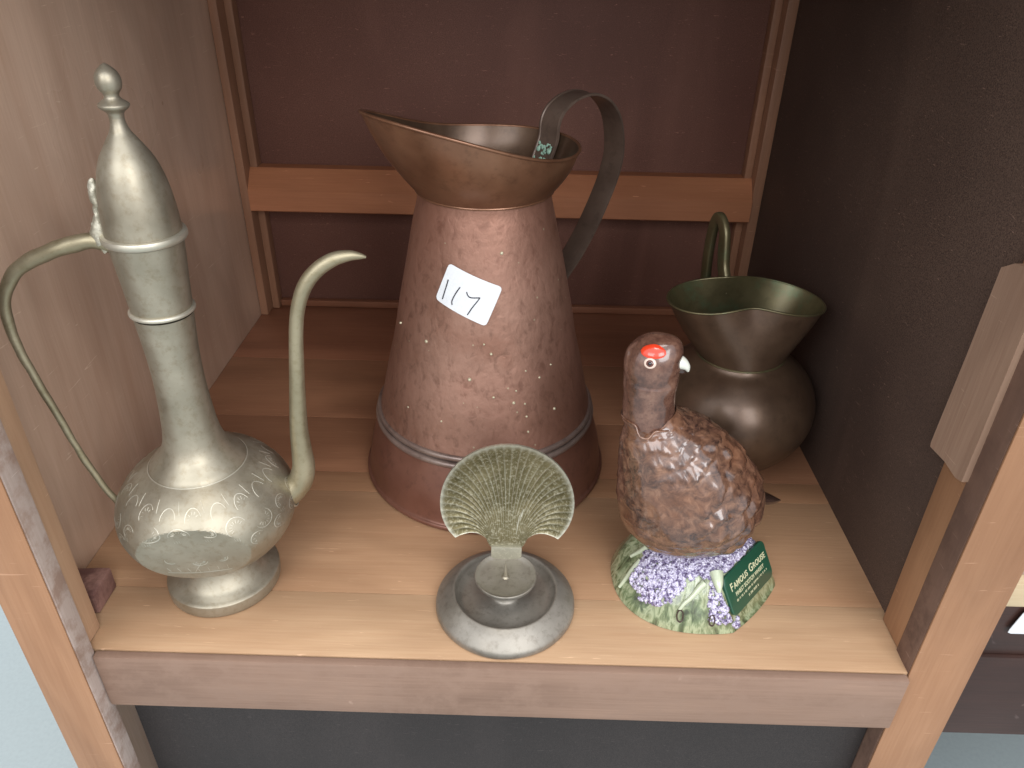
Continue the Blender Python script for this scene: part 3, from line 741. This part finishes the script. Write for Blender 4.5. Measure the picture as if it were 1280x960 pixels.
# head and neck: the stopper
bd_ = Vector((math.cos(R(-16)), math.sin(R(-16)), 0))
hs = spl([(.1005, .1735, .0207, .0), (.1000, .1800, .0204, .0), (.0988, .1900, .0197, .0), (.0980, .2000, .0196, .0002), (.0978, .2060, .0198, .0012), (.0976, .2120, .0201, .0016), (.0974, .2180, .0205, .0008), (.0974, .2240, .0206, .0010), (.0976, .2300, .0199, .0014), (.0982, .2360, .0174, .0030), (.0990, .2412, .0134, .0044), (.1000, .2447, .0086, .0046), (.1005, .2460, .0030, .0015), (.1006, .2463, .0002, 0)], 5)
V = []; F = []; NA = 88
for x, z, r, ex in hs:
    for j in range(NA):
        a = 2*math.pi*j/NA; d = Vector((math.cos(a), math.sin(a), 0)); c_ = max(0, d.dot(bd_))
        p = L(x, .490, z)+d*(r+ex*c_**2.5); side_ = d-bd_*d.dot(bd_)
        p -= side_*(.0012 if z > .21 else 0)
        V.append(p+d*noise.noise(p*110)*.0007)
for i in range(len(hs)-1):
    for j in range(NA):
        k = (j+1) % NA; F.append((i*NA+j, i*NA+k, (i+1)*NA+k, (i+1)*NA+j))
hd = mesh('head_stopper', V, F, M['head'], gr)
# joint line round the neck with its U-shaped lock notch at the front left
jl = []
for k in range(73):
    a = R(-180+360*k/72); dd = math.degrees(a); z = .1762
    g_ = math.exp(-((dd+108)/15)**4); z -= .0070*g_; z += .0016*math.sin(a*2)
    r = .0212+g_*.0026+(.0008 if True else 0); cxx = .1015
    jl.append((*(L(cxx+r*math.cos(a), .490+r*math.sin(a), z)), .0009))
tube('neck_joint', jl[:-1], M['feather'], gr, 8, True)
def disc_on_head(name, ctr, nrm, rx, ry, mat, par, th=.0008, seg=28, dome=.5):
    nrm = nrm.normalized(); s = Vector((0, 0, 1)).cross(nrm).normalized(); u = nrm.cross(s); V = []; F = []
    prof_ = [(1, -th*1.5), (1, 0), (.92, th*.6), (.6, th*(1+dome*.5)), (.0, th*(1+dome))]
    for q, h in prof_[:-1]:
        for j in range(seg):
            a = 2*math.pi*j/seg; V.append(ctr+s*(rx*q*math.cos(a))+u*(ry*q*math.sin(a))+nrm*h)
    V.append(ctr+nrm*prof_[-1][1])
    for i in range(len(prof_)-2):
        for j in range(seg):
            k = (j+1) % seg; F.append((i*seg+j, i*seg+k, (i+1)*seg+k, (i+1)*seg+j))
    b0 = (len(prof_)-2)*seg
    for j in range(seg): F.append((b0+j, b0+(j+1) % seg, b0+seg))
    return mesh(name, V, F, mat, par, True, angle=60)
def head_at(azd, z):
    """point and outward direction on the head"""
    for (x0, z0, r0, e0), (x1, z1, r1, e1) in zip(hs, hs[1:]):
        if z0 <= z <= z1:
            k = (z-z0)/max(1e-9, z1-z0); x = x0+(x1-x0)*k; r = r0+(r1-r0)*k; ex = e0+(e1-e0)*k
            sl = -((r1-r0)/(z1-z0))
            break
    d = Vector((math.cos(R(azd)), math.sin(R(azd)), 0)); c_ = max(0, d.dot(bd_)); side_ = d-bd_*d.dot(bd_)
    return L(x, .490, z)+d*(r+ex*c_**2.5)-side_*(.0012 if z > .21 else 0), (d+Vector((0, 0, sl))).normalized()
c, nn = head_at(-106, .2318)
ey = disc_on_head('eye', c, nn, .0045, .0040, M['eye_ring'], hd)
disc_on_head('iris', c+nn*.0006, nn, .0029, .0027, M['eye_brown'], ey)
disc_on_head('pupil', c+nn*.0013, nn, .0015, .0015, M['pupil'], ey)
# red wattle: patch above the eye lying on the curved head
V = []; F = []; NI, NJ = 22, 14
for j in range(NJ+1):
    for i in range(NI+1):
        s = -1+2*i/NI; v = j/NJ; w_ = math.sqrt(max(0, 1-s*s))
        yy = (v*2-1)*w_; azd = -106+s*33*(1+.22*yy); z = .2390+.0040*yy-.0010*s*s
        p, q = head_at(azd, min(.2455, z))
        e = 1-min(1, math.hypot(s, yy))**4
        V.append(p+q*(.0005+.0008*e))
for j in range(NJ):
    for i in range(NI):
        a = j*(NI+1)+i; F.append((a, a+1, a+NI+2, a+NI+1))
mesh('red_eyebrow', V, F, M['red_glaze'], hd)
bp = L(.0974, .490, .2262)+bd_*.0166
side_b = Vector((-bd_.y, bd_.x, 0))
up_ = [(0, .0004, .0064), (.0034, .0002, .0058), (.0064, -.0008, .0044), (.0090, -.0030, .0028), (.0104, -.0060, .0009)]
beak = tube('beak', spl([(*(bp+bd_*s+Vector((0, 0, z))), r) for s, z, r in up_], 5), M['white_glaze'], hd, 14)
lw = [(-.008, -.0030, .0040), (-.003, -.0044, .0058), (.0030, -.0052, .0042), (.0064, -.0066, .0026), (.0084, -.0078, .0008)]
tube('beak', spl([(*(bp+bd_*s+Vector((0, 0, z))), r) for s, z, r in lw], 5), M['dark_glaze'], hd, 12)['label'] = 'dark lower beak'
cere = tube('cere', spl([(*(bp+bd_*s+Vector((0, 0, z))), r) for s, z, r in [(-.004, 0, .0066), (.000, .0, .0065), (.0036, -.0006, .0056)]], 4), M['head'], hd, 14)
# tail
tl = [(.190, .508, .088, .012), (.205, .514, .080, .011), (.222, .521, .0715, .007), (.2335, .526, .0655, .0015)]
tube('tail', spl([(*L(x, y, z), r) for x, y, z, r in tl], 6), M['dark_glaze'], gr, 12, flat=(1.0, .38), up=(0.3, .2, 1))
# feathered legs and pale feet on the slope
def on_slope(x, y):
    a = math.atan2(y-gy, x-gx); r = math.hypot(x-gx, y-gy); best = None
    for k in range(81):
        p = mound_pt(a, k/80)
        d = abs(math.hypot(p.x, p.y)-r)
        if best is None or d < best[0]: best = (d, p)
    return best[1]
for pts, nm in (([(.166, .456, .0440, .0060), (.1665, .4475, .0405, .0040), (.1668, .4415, .0360, .0014)], 'leg'),):
    tube(nm, spl([(*L(x, y, z), r) for x, y, z, r in pts], 5), M['cream_glaze'], gr, 12)
for (x0, y0), (x1, y1) in (((.1560, .4500), (.1360, .4390)), ((.108, .480), (.091, .474)), ((.114, .489), (.101, .491))):
    P = []
    for k in range(6):
        t = k/5; q = on_slope(x0+(x1-x0)*t, y0+(y1-y0)*t); P.append((q.x, q.y-.0008, q.z+.0014, .0030*(1-t)+.0014*t))
    tube('toe', spl(P, 4), M['cream_glaze'], gr, 10)
for x, y, w_ in ((.1365, .4370, .0032), (.1625, .4345, .0028)):
    q = on_slope(x, y); pts = []
    for k in range(20):
        a = 2*math.pi*k/20; pts.append((q.x+w_*math.cos(a)*.8, q.y-.0018+.002*math.sin(a), q.z+.001+w_*1.5*math.sin(a), .0007))
    tube('claw', pts, M['dark_glaze'], gr, 6, True)
